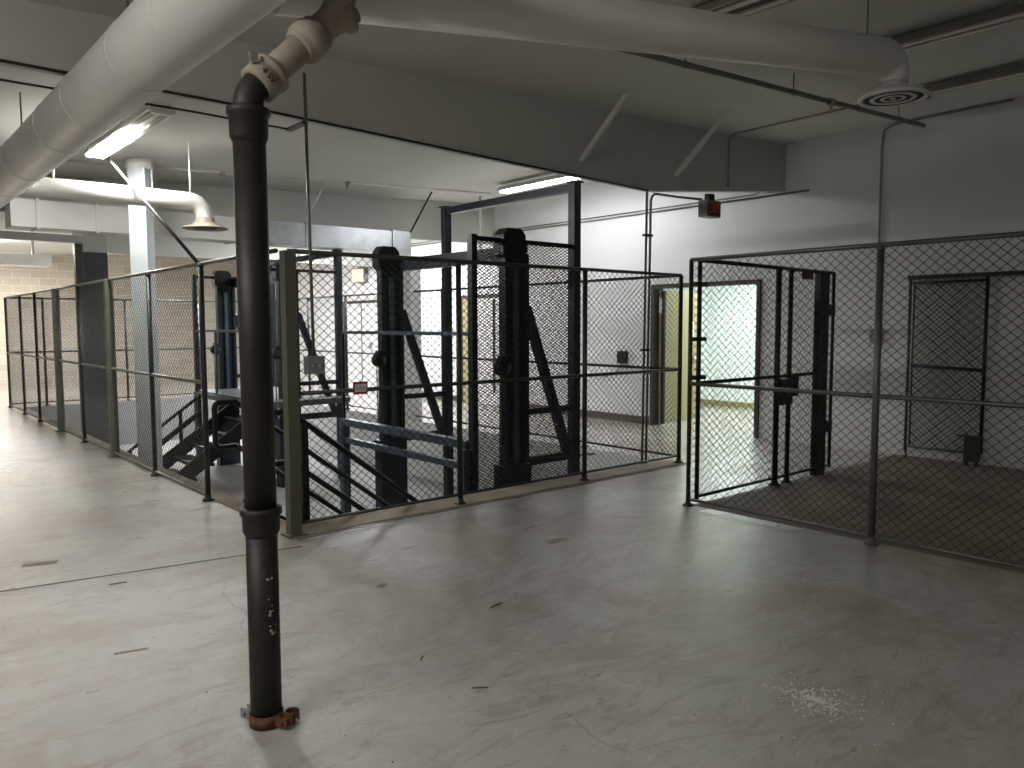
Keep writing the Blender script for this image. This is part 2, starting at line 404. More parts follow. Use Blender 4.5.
def channel_post(x, y, h, w=.09, open_x=1):
    mb = MB(); t = .012
    mb.box(x - w / 2, x + w / 2, y - w / 2, y - w / 2 + t, 0, h, .002)
    mb.box(x - w / 2, x + w / 2, y + w / 2 - t, y + w / 2, 0, h, .002)
    mb.box(x - w / 2, x - w / 2 + t, y - w / 2 + t, y + w / 2 - t, 0, h)
    mb.box(x - w / 2 - .03, x + w / 2 + .03, y - w / 2 - .03, y + w / 2 + .03, 0.004, .016)
    return mb
def round_post(x, y, h, r=.024):
    mb = MB().tube([(x, y, 0), (x, y, h)], r, 12)
    mb.lathe([(r + .028, .004), (r + .028, .016), (r + .008, .02), (r + .006, .05), (r, .055)], (x, y, 0), n=12)
    mb.lathe([(r + .004, 0), (r + .004, .02), (.012, .034)], (x, y, h - .012), n=12)
    return mb
H = 2.125
def fence(label, kind, const, posts, u0, u1, wide=(), z_bot=.07, side=0., mid=1.068, post_m='fence', rail_m='fence', mesh_m='wire', loc=None, group='chain-link fence runs', extra_mid=None, mr=.0021):
    t = thing('chain_link_fence', loc, label, 'fence', group)
    P = (lambda u, z, o=0.: (const + o, u, z)) if kind == 'x' else (lambda u, z, o=0.: (u, const + o, z))
    for u in posts:
        x, y = (const, u) if kind == 'x' else (u, const)
        if u in wide: channel_post(x, y, H, .09).build('post', 'olive', t)
        else: round_post(x, y, H - .02).build('post', post_m, t)
    MB().tube([P(u0, H), P(u1, H)], .0175, 10).build('top_rail', rail_m, t)
    MB().tube([P(u0, mid, side), P(u1, mid, side)], .017, 10).build('middle_rail', rail_m, t)
    MB().tube([P(u0, z_bot, side), P(u1, z_bot, side)], .013, 8).build('bottom_rail', rail_m, t)
    chainlink(MB(), kind, const + side * .5, u0 + .01, u1 - .01, z_bot + .01, H - .01, r=mr).build('chain_link_mesh', mesh_m, t)
    return t
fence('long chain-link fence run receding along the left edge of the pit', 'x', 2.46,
      [7.10, 8.66, 10.26, 11.78, 13.26, 14.89, 16.28, 17.86], 7.10, 17.86, wide=(10.26, 13.26), z_bot=.05, loc=(2.46, 7.1, 0), rail_m='raillit', post_m='fence', mesh_m='wirepale')
fB = fence('chain-link fence run facing the camera along the near edge of the pit', 'y', 5.48,
      [2.53, 4.09, 5.66, 7.20], 2.53, 7.20, wide=(2.53,), z_bot=.085, loc=(2.53, 5.48, 0), mr=.0028)
fence('chain-link fence run along the far right edge of the pit behind the lifts', 'x', 7.22,
      [7.0, 8.55, 10.1, 11.65, 13.2, 14.75, 16.3], 5.50, 17.84, z_bot=.07, loc=(7.22, 7.0, 0))
fence('chain-link fence run closing the far end of the pit before the block wall', 'y', 17.86,
      [3.08, 4.59, 6.1], 2.48, 7.22, z_bot=.07, loc=(3.08, 17.86, 0), mesh_m='wirepale')
# the gap over the stair opening keeps only a top rail
tag(MB().tube([(2.46, 5.52, H), (2.46, 7.08, H)], .0165, 10).build('cross_rail', 'fence', wloc=(2.46, 5.52, H)),
    'single top rail spanning the open gap above the stairs', 'rail')

# right foreground fence
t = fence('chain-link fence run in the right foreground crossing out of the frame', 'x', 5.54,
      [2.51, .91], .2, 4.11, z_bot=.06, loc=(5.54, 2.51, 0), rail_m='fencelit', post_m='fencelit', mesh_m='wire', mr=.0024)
MB().tube([(5.54, 4.11, 0), (5.54, 4.11, H)], .019, 12).lathe([(.05, .004), (.05, .016), (.026, .02), (.024, .05)], (5.54, 4.11, 0), n=12).build('corner_post', 'fence', t)
# gate standing open, running back from the corner post
g = thing('chain_link_gate', (5.62, 4.08, 0), 'narrow chain-link gate and panel running back from the right fence corner', 'gate')
YG = 4.08
for x, r in ((5.62, .02), (6.88, .028), (7.10, .024)):
    (round_post(x, YG, H - .03, r) if x > 6 else MB().tube([(x, YG, .03), (x, YG, H)], r, 12)).build('post', 'black', g)
MB().box(7.62, 7.80, YG - .035, YG + .035, .0, H - .03, .004).build('latch_stile', 'black', g)
MB().tube([(7.95, YG, .05), (7.95, YG, H - .03)], .017, 10).build('end_stile', 'black', g)
MB().tube([(5.62, YG, H), (7.95, YG, H - .02)], .019, 10).build('top_rail', 'black', g)
MB().tube([(5.62, YG, 1.07), (7.7, YG, 1.07)], .017, 10).build('middle_rail', 'black', g)
MB().tube([(5.62, YG, .075), (7.95, YG, .075)], .014, 10).build('bottom_rail', 'black', g)
chainlink(MB(), 'y', YG, 5.64, 7.94, .08, H - .02, r=.0023).build('chain_link_mesh', 'wire', g)
lb = MB().box(6.89, 7.10, YG - .05, YG + .03, .79, 1.04, .006).build('lock_box', 'black', g)
MB().lathe([(.012, 0), (.026, .003), (.026, .02), (.012, .03)], (7.0, YG - .05, .93), (0, -1, 0), 12).build('knob', 'box', lb)
MB().box(7.20, 7.24, YG - .03, YG + .03, .86, 1.06, .004).build('catch', 'black', g)
for z in (1.92, 1.45, 1.12):
    MB().box(5.53, 5.70, YG - .025, YG + .025, z - .018, z + .018, .004).build('hinge', 'black', g)
for z in (1.72, .5):
    MB().box(7.80, 7.96, YG - .02, YG + .02, z - .06, z + .06, .004).build('strike_plate', 'black', g)
tag(MB().box(7.26, 7.47, YG - .03, YG - .022, 2.02, 2.10, .002).build('gate_plate', 'exitred', wloc=(7.36, YG - .026, 2.06)),
    'small dark red plate hung at the top of the open gate', 'sign')
# mesh leaf standing against the right wall
MY = -.10
g = thing('mesh_leaf', (9.54, 3.65 + MY, 0), 'framed chain-link leaf hung on a track against the dim right wall', 'gate')
xg = 9.54
MB().box(xg - .02, xg + .05, -.5, 4.09 + MY, 2.09, 2.135, .004).build('track', 'black', g)
MB().tube([(xg, 4.06 + MY, .06), (xg, 4.06 + MY, 2.09)], .018, 10).build('jamb', 'fencelit', g)
MB().tube([(xg, 4.015 + MY, .14), (xg, 4.015 + MY, 2.06)], .012, 8).build('frame_tube', 'fencelit', g)
MB().tube([(xg, 3.25 + MY, .13), (xg, 3.25 + MY, 2.09)], .02, 10).build('stile', 'black', g)
MB().tube([(xg, 3.25 + MY, 1.06), (xg, 4.03 + MY, 1.09)], .019, 10).build('middle_rail', 'black', g)
MB().tube([(xg, 3.25 + MY, .13), (xg, 4.06 + MY, .13)], .013, 10).build('bottom_rail', 'fencelit', g)
MB().tube([(xg, 3.25 + MY, 2.05), (xg, 4.03 + MY, 2.05)], .015, 10).build('top_rail', 'black', g)
chainlink(MB(), 'x', xg, 3.26 + MY, 4.03 + MY, .14, 2.06, pw=.06, ph=.055, r=.0030).build('chain_link_mesh', 'wire', g)
MB().tube([(xg, 4.05 + MY, .14), (xg, 4.05 + MY, .0)], .012, 8).build('floor_pin', 'fencelit', g)
fbx = thing('floor_box', (9.44, 3.20, 0), 'small dark steel box at the bottom corner of the mesh leaf', 'box')
MB().box(9.38, 9.48, 3.13, 3.27, .05, .33, .006).build('body', 'fence', fbx)
MB().box(9.36, 9.49, 3.115, 3.34, .33, .342, .003).build('lid', 'fence', fbx)
for y in (3.15, 3.25): MB().box(9.415, 9.445, y - .015, y + .015, .003, .05).build('foot', 'black', fbx)

# red bordered tag on the near fence rail
s = thing('rail_tag', (3.10, 5.445, 1.09), 'small white tag with a red border on the near fence rail', 'sign')
MB().box(3.035, 3.165, 5.452, 5.458, 1.035, 1.135, .002).build('border', 'red', s)
MB().box(3.05, 3.15, 5.449, 5.453, 1.055, 1.117).build('face', 'white', s)
MB().box(3.06, 3.14, 5.447, 5.450, 1.072, 1.078).box(3.06, 3.14, 5.447, 5.450, 1.086, 1.092).build('print', 'greyink', s)

# brace pole from the end post of the left fence up to the ceiling
tag(MB().tube([(2.462, 7.12, 2.11), (2.40, 9.95, ceil(2.4, 9.95) - .012)], .017, 10).build('brace_pole', 'cable', wloc=(2.462, 7.12, 2.11)),
    'thin black pole slanting from the left fence post up to the ceiling', 'pole')

# ------------------------------------------------------------------ freight lifts
def lift(label, y0, y1, deck, ztall, mesh_side, loc):
    """two masts with drive housings, tall back posts, a front rail, braces and an optional raised deck"""
    L = thing('freight_lift', loc, label, 'lift', 'freight lifts in the pit')
    xf, xm0, xm1, xb = 4.72, 5.10, 5.42, 6.13
    for y in (y0, y1):
        m = MB(); m.box(xm0, xm0 + .05, y - .055, y + .055, PZ, 2.3, .004); m.box(xm1 - .05, xm1, y - .055, y + .055, PZ, 2.3, .004)
        m.box(xm0 + .05, xm1 - .05, y - .02, y + .055, PZ, 2.3)
        mo = m.build('mast', 'navy', L)
        MB().box(xm0 + .12, xm0 + .18, y - .055, y - .021, PZ, 2.2, .003).build('guide_rail', 'blue', mo)
        pts = [(5.05, 2.29), (5.05, 2.47), (5.11, 2.545), (5.29, 2.545), (5.35, 2.48), (5.35, 2.20), (5.22, 2.16)]
        MB().prism(pts, 'y', y - .09, y + .08, .008).build('drive_housing', 'black', mo)
        MB().box(xm0 - .05, xm1 + .005, y - .085, y + .085, PZ, .14, .006).build('mast_shoe', 'navy', mo)
        pl = MB().lathe([(.02, 0), (.085, .004), (.085, .028), (.062, .034), (.062, .05), (.085, .056), (.085, .084), (.02, .09)], (5.03, y - .13, 1.15), (0, 1, 0), 20).build('pulley', 'black', mo)
        MB().box(5.0, 5.12, y - .13, y - .04, 1.19, 1.27, .005).build('limit_switch', 'navy', mo)
        c = MB(); c.tube([(5.0, y - .08, 1.1), (5.01, y - .08, .35)], .009, 6); c.build('hanging_cable', 'conduit', mo)
        MB().bar((xm1, y, 1.76), (xb - .10, y, .17), .085, .085).build('brace', 'navy', L)
        MB().box(xm1, xb, y - .045, y + .045, .10, .19, .004).build('foot_beam', 'navy', L)
        MB().box(xm0, xb - .04, y - .03, y + .03, .635, .70, .004).build('side_rail', 'navy', L)
        MB().box(xb - .05, xb + .05, y - .05, y + .05, PZ, ztall, .005).build('back_post', 'navy', L)
        MB().box(xf, xb, y - .025, y + .025, 2.40, 2.445, .003).build('side_top_bar', 'black', L)
        fp = MB().box(xf - .03, xf + .035, y - .04, y + .04, PZ, 2.46, .004) if mesh_side == 'both' or y == y0 or deck else MB().box(xf - .02, xf + .015, y - .02 + .25, y + .02 + .25, .42, 1.5, .003)
        fp.build('front_post', 'navy', L)
    MB().box(xb - .045, xb + .045, y0, y1, ztall - .09, ztall - .005, .004).build('top_beam', 'navy', L)
    for y in (y0, y1): MB().box(xb - .07, xb + .07, y - .07, y + .07, ztall - .005, ztall + .015, .003).build('post_cap', 'black', L)
    MB().box(5.35, 5.45, y0, y1, 2.25, 2.40, .005).build('cross_beam', 'navy', L)
    ya, yb = y0 + .06, y1 + .25 if not deck else y1
    MB().box(xf - .05, xf + .05, yb - .05, yb + .05, PZ, .34, .004).build('rail_post', 'blue', L)
    (MB().box(xf - .11, xf - .03, ya - .05, ya + .05, PZ, .34, .004) if not deck else MB().box(xf - .0, xf + .08, ya - .05, ya + .05, PZ, .34, .004)).build('rail_post', 'blue', L)
    MB().box(xf - .05, xf + .05, ya, yb + .05, .34, .425, .004).build('front_beam', 'blue', L)
    if not deck: MB().box(xf - .03, xf + .03, ya, yb, .12, .19, .004).build('lower_beam', 'blue', L)
    MB().box(xf - .02, xf + .02, ya, yb + .02, 1.47, 1.51, .003).build('guard_bar', 'blue', L)
    if deck:
        d = MB().box(xf, xb - .05, y0 - .42, y1 + .1, .36, .45, .006)
        d.build('deck_plate', 'deck', L)
        MB().box(xf - .012, xf, y0 - .42, y1 + .1, .34, .447).build('deck_edge', 'black', L)
        MB().box(xf + .01, xf + .04, y1 - .9, y1 - .86, .45, 1.48).build('guard_picket', 'blue', L)
    if mesh_side:
        def xmesh(mb, y):
            chainlink(mb, 'y', y, xf + .04, xb - .05, -.5, 2.40, pw=.060, ph=.032, r=.0040)
            return mb
        xmesh(MB(), y0 - .03).build('expanded_mesh', 'black', L)
        MB().tube([(xm1, y0 - .03, .17), (6.42, y0 - .03, .12)], .016, 8).build('kick_tube', 'fencelit', L)
    return L
lift('navy freight lift nearest the camera with mesh side panel and tall back posts', 6.10, 8.47, False, 3.11, True, (5.26, 7.28, PZ))
lift('navy freight lift farther down the pit with raised grey deck', 11.44, 13.99, True, 2.77, None, (5.26, 12.7, PZ))

# ------------------------------------------------------------------ stairs
def square_loop(pts, r=.022): return MB().tube(pts, r, 8)
st = thing('metal_staircase', (2.7, 6.4, PZ), 'black metal stairs with looped handrails descending behind the near fence', 'stairs', 'black stairs into the pit')
sl = .76; n = 5; x0 = 2.70; rise = .92 / n; run = rise / sl
for y in (5.84, 6.96):
    m = MB(); m.bar((x0 - .02, y, -.10), (x0 + .92 / sl + .05, y, PZ + .06), .04, .22); m.build('stringer', 'black', st)
    zt, zb = .895, .494; xe = 4.46
    def zz(z, x): return z - max(0, x - 2.68) * sl
    lp = [(2.68, y, zb), (2.53, y, zb)] + arc((2.54, y, zb + .05), (-1, 0, 0), (0, 0, -1), .05, PI / 2, 0, 4)[1:] + \
         arc((2.54, y, zt - .05), (-1, 0, 0), (0, 0, 1), .05, 0, PI / 2, 4) + [(2.68, y, zt), (xe, y, zz(zt, xe))]
    hr = MB().tube(lp, .025, 8); hr.tube([(2.68, y, zb), (xe, y, zz(zb, xe))], .023, 8)
    hr.tube([(xe, y, zz(zt, xe)), (xe, y, zz(zb, xe))], .023, 8)
    hro = hr.build('handrail', 'black', st)
    for x in (2.795, 4.42):
        MB().box(x - .028, x + .028, y - .028, y + .028, max(PZ, zz(-.13, x) - .05), zz(zt, x) - .0, .004).build('newel_post', 'black', st)
for i in range(n):
    MB().box(x0 + i * run, x0 + (i + 1) * run + .03, 5.85, 6.95, -(i + 1) * rise - .035, -(i + 1) * rise, .004).build('tread', 'deck', st)

st = thing('metal_staircase', (3.7, 11.5, PZ), 'dark open stairs rising beside the far lift deck behind the left fence', 'stairs', 'black stairs into the pit')
z_top, xt = .34, 4.64; sl2 = .72; n = 7; rise = (z_top - PZ) / n; run = rise / sl2
for y in (10.98, 12.02):
    MB().bar((xt, y, z_top - .02), (xt - (z_top - PZ) / sl2 + .04, y, PZ + .05), .04, .20).build('stringer', 'black', st)
for i in range(n):
    MB().box(xt - (i + 1) * run, xt - i * run + .03, 11.0, 12.0, z_top - (i + 1) * rise - .01, z_top - (i + 1) * rise + .03, .004).build('tread', 'black', st)
y = 12.10
def rz(x, h): return z_top + h - (xt - x) * sl2
MB().bar((4.12, y, rz(4.12, .55)), (2.72, y, rz(2.72, .55)), .035, .04).build('handrail', 'black', st)
MB().bar((4.12, y, rz(4.12, .30)), (3.0, y, rz(3.0, .30)), .05, .07).build('lower_rail', 'black', st)
for x in (4.10, 3.82, 3.1): MB().box(x - .022, x + .022, y - .022, y + .022, rz(x, -.1), rz(x, .55), .003).build('baluster', 'black', st)

# ------------------------------------------------------------------ cast-iron drain pipe
dp = thing('drain_pipe', (1.215, 2.92, 0), 'black cast-iron drain pipe standing in the foreground with rusty clamp', 'pipe')
X, Y, R = 1.212, 2.92, .0605
MB().tube([(X, Y, .0), (X, Y, .80)], R, 28).build('lower_pipe', 'iron', dp)
MB().tube([(X, Y, .78), (X - .006, Y, 2.30)], R, 28).build('upper_pipe', 'iron', dp)
def bell(h0, h1, a=.074): return [(R, h0), (a - .004, h0 + .02), (a - .002, h1 - .03), (a + .006, h1 - .026), (a + .006, h1 - .004), (a, h1), (R, h1)]
MB().lathe(bell(.762, .875), (X, Y, 0), n=32).build('bell_joint', 'iron', dp)
MB().lathe(bell(2.262, 2.39), (X - .006, Y, 0), n=32).build('bell_joint', 'iron', dp)
dirv = Vector((.30, 0, .30)).normalized()
A = Vector((X - .006, Y, 2.385)); el = []
cen = A + Vector((.14, 0, .0)); turn = PI / 2 - math.atan2(dirv.x, dirv.z)
ang = math.acos(dirv.z)
for i in range(9):
    a = ang * i / 8
    el.append(Vector((cen.x - .14 * math.cos(a), Y, A.z + .14 * math.sin(a))))
MB().tube(el, R - .004, 24).build('elbow', 'iron', dp)
B0 = el[-1]
MB().tube([B0 - dirv * .01, B0 + dirv * .40], R - .006, 24).build('sloping_pipe', 'dusty', dp)
h1 = MB().lathe([(R, 0), (.074, .004), (.074, .055), (.068, .06), (.068, .072), (.078, .076), (.078, .095), (R - .006, .10)], B0 - dirv * .01, dirv, 28).build('hub', 'dusty', dp)
MB().lathe([(R, 0), (.070, .01), (.070, .03), (.080, .034), (.080, .085), (.072, .095), (.072, .115), (R, .12)], B0 + dirv * .235, dirv, 28).build('hub', 'dusty', dp)
C0 = B0 + dirv * .38
sh = Vector((0, -.03, 0))
MB().tube([C0 - dirv * .03, C0 + dirv * .06, C0 + dirv * .10 + Vector((0, -.02, .04)), C0 + dirv * .12 + Vector((0, -.045, .10)), (C0.x + .09, Y - .05, ceil(C0.x, Y) - .002)], R - .002, 24).build('riser', 'dusty', dp)
MB().lathe([(.05, 0), (.05, .07), (.062, .075), (.062, .11), (.03, .112), (.03, .135)], C0 + dirv * .03, (.75, -.25, .35), 18).build('cleanout_plug', 'dusty', dp)
MB().box(B0.x - .05, B0.x - .02, Y - .055, Y - .03, B0.z + .065, B0.z + .10, .003).build('lug', 'chrome', dp)
# raised casting mark on the hub
cu = bpy.data.curves.new('mark', 'FONT'); cu.body = '4 SV'; cu.size = .034; cu.extrude = .0012; cu.align_x = 'CENTER'; cu.align_y = 'CENTER'
to = bpy.data.objects.new('mark', cu); COL.objects.link(to)
bpy.context.view_layer.update()
me = bpy.data.meshes.new_from_object(to.evaluated_get(bpy.context.evaluated_depsgraph_get()))
bpy.data.objects.remove(to)
view = (Vector((0, 0, 1.58)) - (B0 + dirv * .03)); nrm = (view - dirv * view.dot(dirv)).normalized()
tx = nrm.cross(dirv).normalized() * -1
tx = -dirv.cross(nrm)
tx = dirv.cross(nrm); 
if tx.dot(Vector((.76, -.65, 0))) < 0: tx = -tx
ty = nrm.cross(tx)
o3 = B0 + dirv * .022 + nrm * .0745
mw = Matrix(((tx.x, ty.x, nrm.x, o3.x), (tx.y, ty.y, nrm.y, o3.y), (tx.z, ty.z, nrm.z, o3.z), (0, 0, 0, 1)))
bmx = MB(); bmx.bm.from_mesh(me); bmesh.ops.transform(bmx.bm, matrix=mw, verts=bmx.bm.verts)
bmx.build('casting_mark', 'black', h1)
# flakes of old paint on the lower pipe
fk = MB()
for k in range(16):
    z = random.choice([.62, .60, .53, .49, .47, .45, .43, .42, .40, .39]) + random.uniform(-.02, .02)
    a = math.radians(random.uniform(262, 292)); s_ = random.uniform(.003, .008)
    c = Vector((X + math.cos(a) * R, Y + math.sin(a) * R, z))
    fk.lathe([(.0, -.0004), (s_, 0), (s_ * .7, .0016), (.0, .002)], c, (math.cos(a), math.sin(a), 0), 6, smooth=False)
fk.build('paint_flakes', 'flake', dp)
# clamp
cl = MB().lathe([(R, .004), (R + .006, .004), (R + .006, .052), (R, .052)], (X, Y, 0), n=32).build('floor_clamp', 'rust', dp)
ea = Vector((.42, -.91, 0)).normalized(); ep = Vector((ea.y, -ea.x, 0))
def ear(sg, m):
    mb = MB()
    for k in (-1, 1):
        p = Vector((X, Y, .03)) + ea * sg * (R - .005) + ep * k * .018
        mb.bar(p, p + ea * sg * .06, .006, .040)
    mb.bar(Vector((X, Y, .03)) + ea * sg * (R + .035) - ep * .030, Vector((X, Y, .03)) + ea * sg * (R + .035) + ep * .030, .012, .012)
    mb.build('clamp_ear', m, cl)
ear(1, 'rust'); ear(-1, 'box')
pr = [Vector((X, Y, .03)) + ea * (R + .03) + ep * -.045 + (ea * math.cos(a) + ep * math.sin(a)) * .026 for a in [math.radians(x) for x in range(20, 340, 20)]]
rb = MB()
for p, q_ in zip(pr, pr[1:]): rb.bar(p, q_, .004, .045)
rb.build('loose_strap', 'rust', cl)

# ------------------------------------------------------------------ round ducts
DX, DZ0, DR = 1.256, 2.966, .183
du = thing('round_duct', (DX, 4., DZ0), 'large white round duct running overhead from the near left', 'duct')
MB().tube([(DX, -2.5, DZ0), (DX, 11.2, DZ0)], DR, 40).build('barrel', 'duct', du)
for y in (2.45, 3.65, 4.35, 5.4, 6.25, 7.6, 8.7): MB().lathe([(DR, -.006), (DR + .0035, -.004), (DR + .0035, .004), (DR, .006)], (DX, y, DZ0), (0, 1, 0), 40).build('seam_ring', 'duct', du)
for y in (1.5, 4.6, 7.8):
    MB().bar((DX, y, DZ0 + DR - .01), (DX, y, ceil(DX, y) + .01), .012, .012).build('hanger_strap', 'conduit', du)

def diffuser(parent, c, r, name='diffuser'):
    """round ceiling outlet: neck, outer cone with rolled rim and two inner cones over a black disc for the shade between"""
    d = MB().lathe([(r * .40, .11), (r * .42, .07), (r * .70, .045), (r * .97, .012), (r, .004), (r * .99, -.004), (r * .86, -.006), (r * .82, .006), (r * .66, .038), (r * .40, .06)], c, (0, 0, 1), 40).build(name, 'duct', parent)
    MB().lathe([(r * .84, -.0015), (r * .84, .0005)], c, (0, 0, 1), 40).build('shade_disc', 'lens', d)  # solid black disc painted as the shade between the cones
    for ra, rb_ in ((.66, .52), (.36, .25)):
        m = MB(); n = 40; bm = m.bm; R4 = []
        for rr_, h in ((ra, -.0025), (ra, -.0055), (rb_, -.0055), (rb_, -.0025)):
            R4.append([bm.verts.new((c[0] + r * rr_ * math.cos(2 * PI * k / n), c[1] + r * rr_ * math.sin(2 * PI * k / n), c[2] + h)) for k in range(n)])
        for q0, q1 in zip(R4, R4[1:] + R4[:1]):
            for k in range(n): bm.faces.new((q0[k], q0[(k + 1) % n], q1[(k + 1) % n], q1[k]))
        m.build('cone_ring', 'duct', d)
    MB().lathe([(r * .10, -.002), (r * .09, -.006), (.002, -.007)], c, (0, 0, 1), 20).build('centre_cone', 'duct', d)
    return d
b1 = thing('branch_duct', (4., 2.72, 3.2), 'grey round branch duct crossing the upper right to a round diffuser', 'duct')
T = Vector((DX + DR * .95, 3.16, 2.99)); E = Vector((5.425, 2.49, 3.365)); dv = (E - T).normalized()
ev = [T]
ev += [E]
down = Vector((0, 0, -1)); rad = .135
# elbow arc in the plane of dv and down
cen = E + down * rad
for i in range(1, 9):
    a = (PI / 2 + .08) * i / 8
    ev.append(cen + (-down) * rad * math.cos(a) + dv * rad * math.sin(a))
end = ev[-1]; ev.append(Vector((end.x, end.y, end.z - .05)))
MB().tube(ev, .128, 32, r1=.088).build('barrel', 'duct', b1)
for s_ in (1.2, 2.35, 3.3):
    p = T + dv * s_; rr = .128 - .040 * s_ / 5.6
    MB().lathe([(rr - .004, -.006), (rr + .003, -.003), (rr + .003, .003), (rr - .004, .006)], p, dv, 32).build('seam_ring', 'duct', b1)
diffuser(b1, (end.x, end.y, end.z - .115), .225)
pz = T + dv * 3.9
MB().tube([(pz.x, pz.y, pz.z + .1), (pz.x, pz.y, ceil(pz.x, pz.y) + .01)], .006, 6).build('hanger_rod', 'conduit', b1)
MB().box(end.x - .30, end.x - .22, end.y - .02, end.y + .02, end.z + .005, end.z + .03).build('joint_clip', 'duct', b1)

b2 = thing('branch_duct', (2.2, 9.1, 2.97), 'short round branch duct with flared outlet behind the silver column', 'duct')
ev = [Vector((DX + DR * .8, 9.1, 2.968)), Vector((3.05, 9.1, 2.968))]
cen = Vector((3.05, 9.1, 2.968 - .17))
for i in range(1, 8):
    a = PI / 2 * i / 7; ev.append(cen + Vector((math.sin(a) * .17, 0, math.cos(a) * .17)))
ev.append(ev[-1] + Vector((0, 0, -.03)))
MB().tube(ev, .098, 28).build('barrel', 'duct', b2)
c = ev[-1]
d = MB().lathe([(.098, .03), (.105, -.01), (.15, -.055), (.235, -.08), (.25, -.092), (.235, -.096), (.14, -.075)], c, (0, 0, 1), 32).build('flared_outlet', 'dusty', b2)
MB().lathe([(.13, -.088), (.13, -.080), (.02, -.062)], c, (0, 0, 1), 24).build('cone_ring', 'lens', d)

# long rectangular duct under the second bulkhead, and the boxed riser
rd = thing('rectangular_duct', (4.5, 11.5, 2.8), 'long rectangular duct crossing the room above the far lift', 'duct')
MB().box(1.66, 4.72, 11.32, 11.74, 2.80, 3.145, .006).build('pale_section', 'duct', rd)  # left part in a paler colour than the right
MB().box(4.725, 7.10, 11.32, 11.74, 2.795, 3.145, .006).build('galvanized_section', 'galv', rd)
MB().box(7.105, 7.44, 11.30, 11.745, 2.72, 3.155, .006).build('end_box', 'galv', rd)
for x in (1.95, 2.62, 4.45, 5.55, 7.10): MB().box(x - .02, x + .02, 11.30, 11.745, 2.785, 3.16, .003).build('flange', 'galv' if x > 4.7 else 'duct', rd)
rs = thing('duct_riser', (3.3, 14.9, PZ), 'dark boxed duct riser with a pale boot behind the left fence', 'duct')
MB().box(3.12, 3.49, 14.5, 15.2, PZ, 2.80, .006).build('riser_box', 'darkgalv', rs)
MB().box(3.115, 3.495, 14.49, 15.21, 2.80, ceil(3.1, 15) - .02, .006).build('pale_boot', 'duct', rs)
MB().box(2.99, 3.03, 14.44, 14.48, PZ, 2.98, .003).box(3.03, 3.11, 14.46, 14.49, PZ, 2.98, .003).build('stand_angle', 'fencelit', rs)
tag(MB().box(-1.5, 3.10, 14.3, 14.43, 2.92, 3.04, .004).build('ceiling_channel', 'duct', wloc=(1.2, 14.36, 2.98)), 'pale horizontal channel meeting the top of the boxed riser', 'beam')
fd = thing('far_duct', (1., 19.9, 3.), 'grey duct before the far block wall at the left', 'duct')
MB().box(-3.5, 3.6, 19.6, 20.2, 2.88, 3.12, .006).build('body', 'duct', fd)
for x in (.2, 3.3): MB().box(x - .02, x + .02, 19.88, 19.92, 3.12, ceil(x, 19.9) + .003).build('hanger_strap', 'conduit', fd)

# steel columns
cz = ceil(2.85, 10.2)
c1 = thing('column', (2.86, 10.25, PZ), 'silver painted steel column with white collar beside the left fence', 'column', kind='structure')
MB().box(2.86 - .105, 2.86 + .105, 10.25 - .105, 10.25 + .105, PZ, cz - .11, .006, rot=(math.radians(50), (2.86, 10.25, 0))).build('shaft', 'silver', c1)
MB().lathe([(.10, cz - .12), (.155, cz - .11), (.155, cz + .01), (.1, cz + .01)], (2.86, 10.25, 0), n=28).build('collar', 'duct', c1)
MB().tube([(2.97, 10.15, 2.9), (2.97, 10.15, ceil(2.97, 10.15) + .01)], .012, 8).build('hanger_rod', 'paleconduit', c1)
struct('column_far', MB().box(7.155, 7.36, 10.9, 11.29, -.12, 2.715, .006), 'wall', 'square white column behind the lifts at the pit edge', 'column')

# ------------------------------------------------------------------ lamps and ceiling services
def strip_light(label, x, y0, y1, z, lit, group, w=.22, split=None, tm='tube'):
    L = thing('fluorescent_fixture', (x, (y0 + y1) / 2, z), label, 'ceiling light', group)
    fm = 'fixture' if lit else 'oldfix'
    MB().prism([(x - w / 2, z + .0), (x - w * .28, z + .075), (x + w * .28, z + .075), (x + w / 2, z + .0), (x + w * .42, z + .0), (x + .03, z + .045), (x - .03, z + .045), (x - w * .42, z + .0)], 'y', y0, y1).build('housing', fm, L)
    for s_ in (-1, 1):
        for a, b, on in (((y0 + .06, y1 - .06, lit),) if not split else ((y0 + .06, split - .04, False), (split + .04, y1 - .06, lit))):
            MB().tube([(x + s_ * w * .24, a, z), (x + s_ * w * .24, b, z)], .019, 12).build('tube', tm if on else 'deadtube', L)
    for y in (y0 + .03, y1 - .03): MB().box(x - w * .38, x + w * .38, y - .025, y + .025, z - .02, z + .05, .004).build('lamp_holder', fm, L)
    for y in (y0 + .3, y1 - .3): MB().tube([(x, y, z + .06), (x, y, ceil(x, y) + .005)], .006, 6).build('hanger', 'conduit', L)
    return L
strip_light('lit fluorescent fixture on the left behind the big round duct', 2.245, 7.30, 9.70, 3.445, True, 'lit fluorescent fixtures', .24, split=8.35)
strip_light('lit fluorescent fixture above the nearer lift', 8.20, 7.35, 9.80, 3.70, True, 'lit fluorescent fixtures', .26, tm='tube2')
strip_light('unlit dusty fixture at the top edge above the branch duct', 4.60, 1.0, 3.4, 3.64, False, 'unlit fluorescent fixtures', .30)
strip_light('unlit dusty fixture at the upper right, behind the diffuser', 6.42, -.6, 3.05, 3.73, False, 'unlit fluorescent fixtures', .2)
strip_light('unlit dusty fixture nearest the right wall', 8.18, -.3, 3.35, 3.80, False, 'unlit fluorescent fixtures', .2)

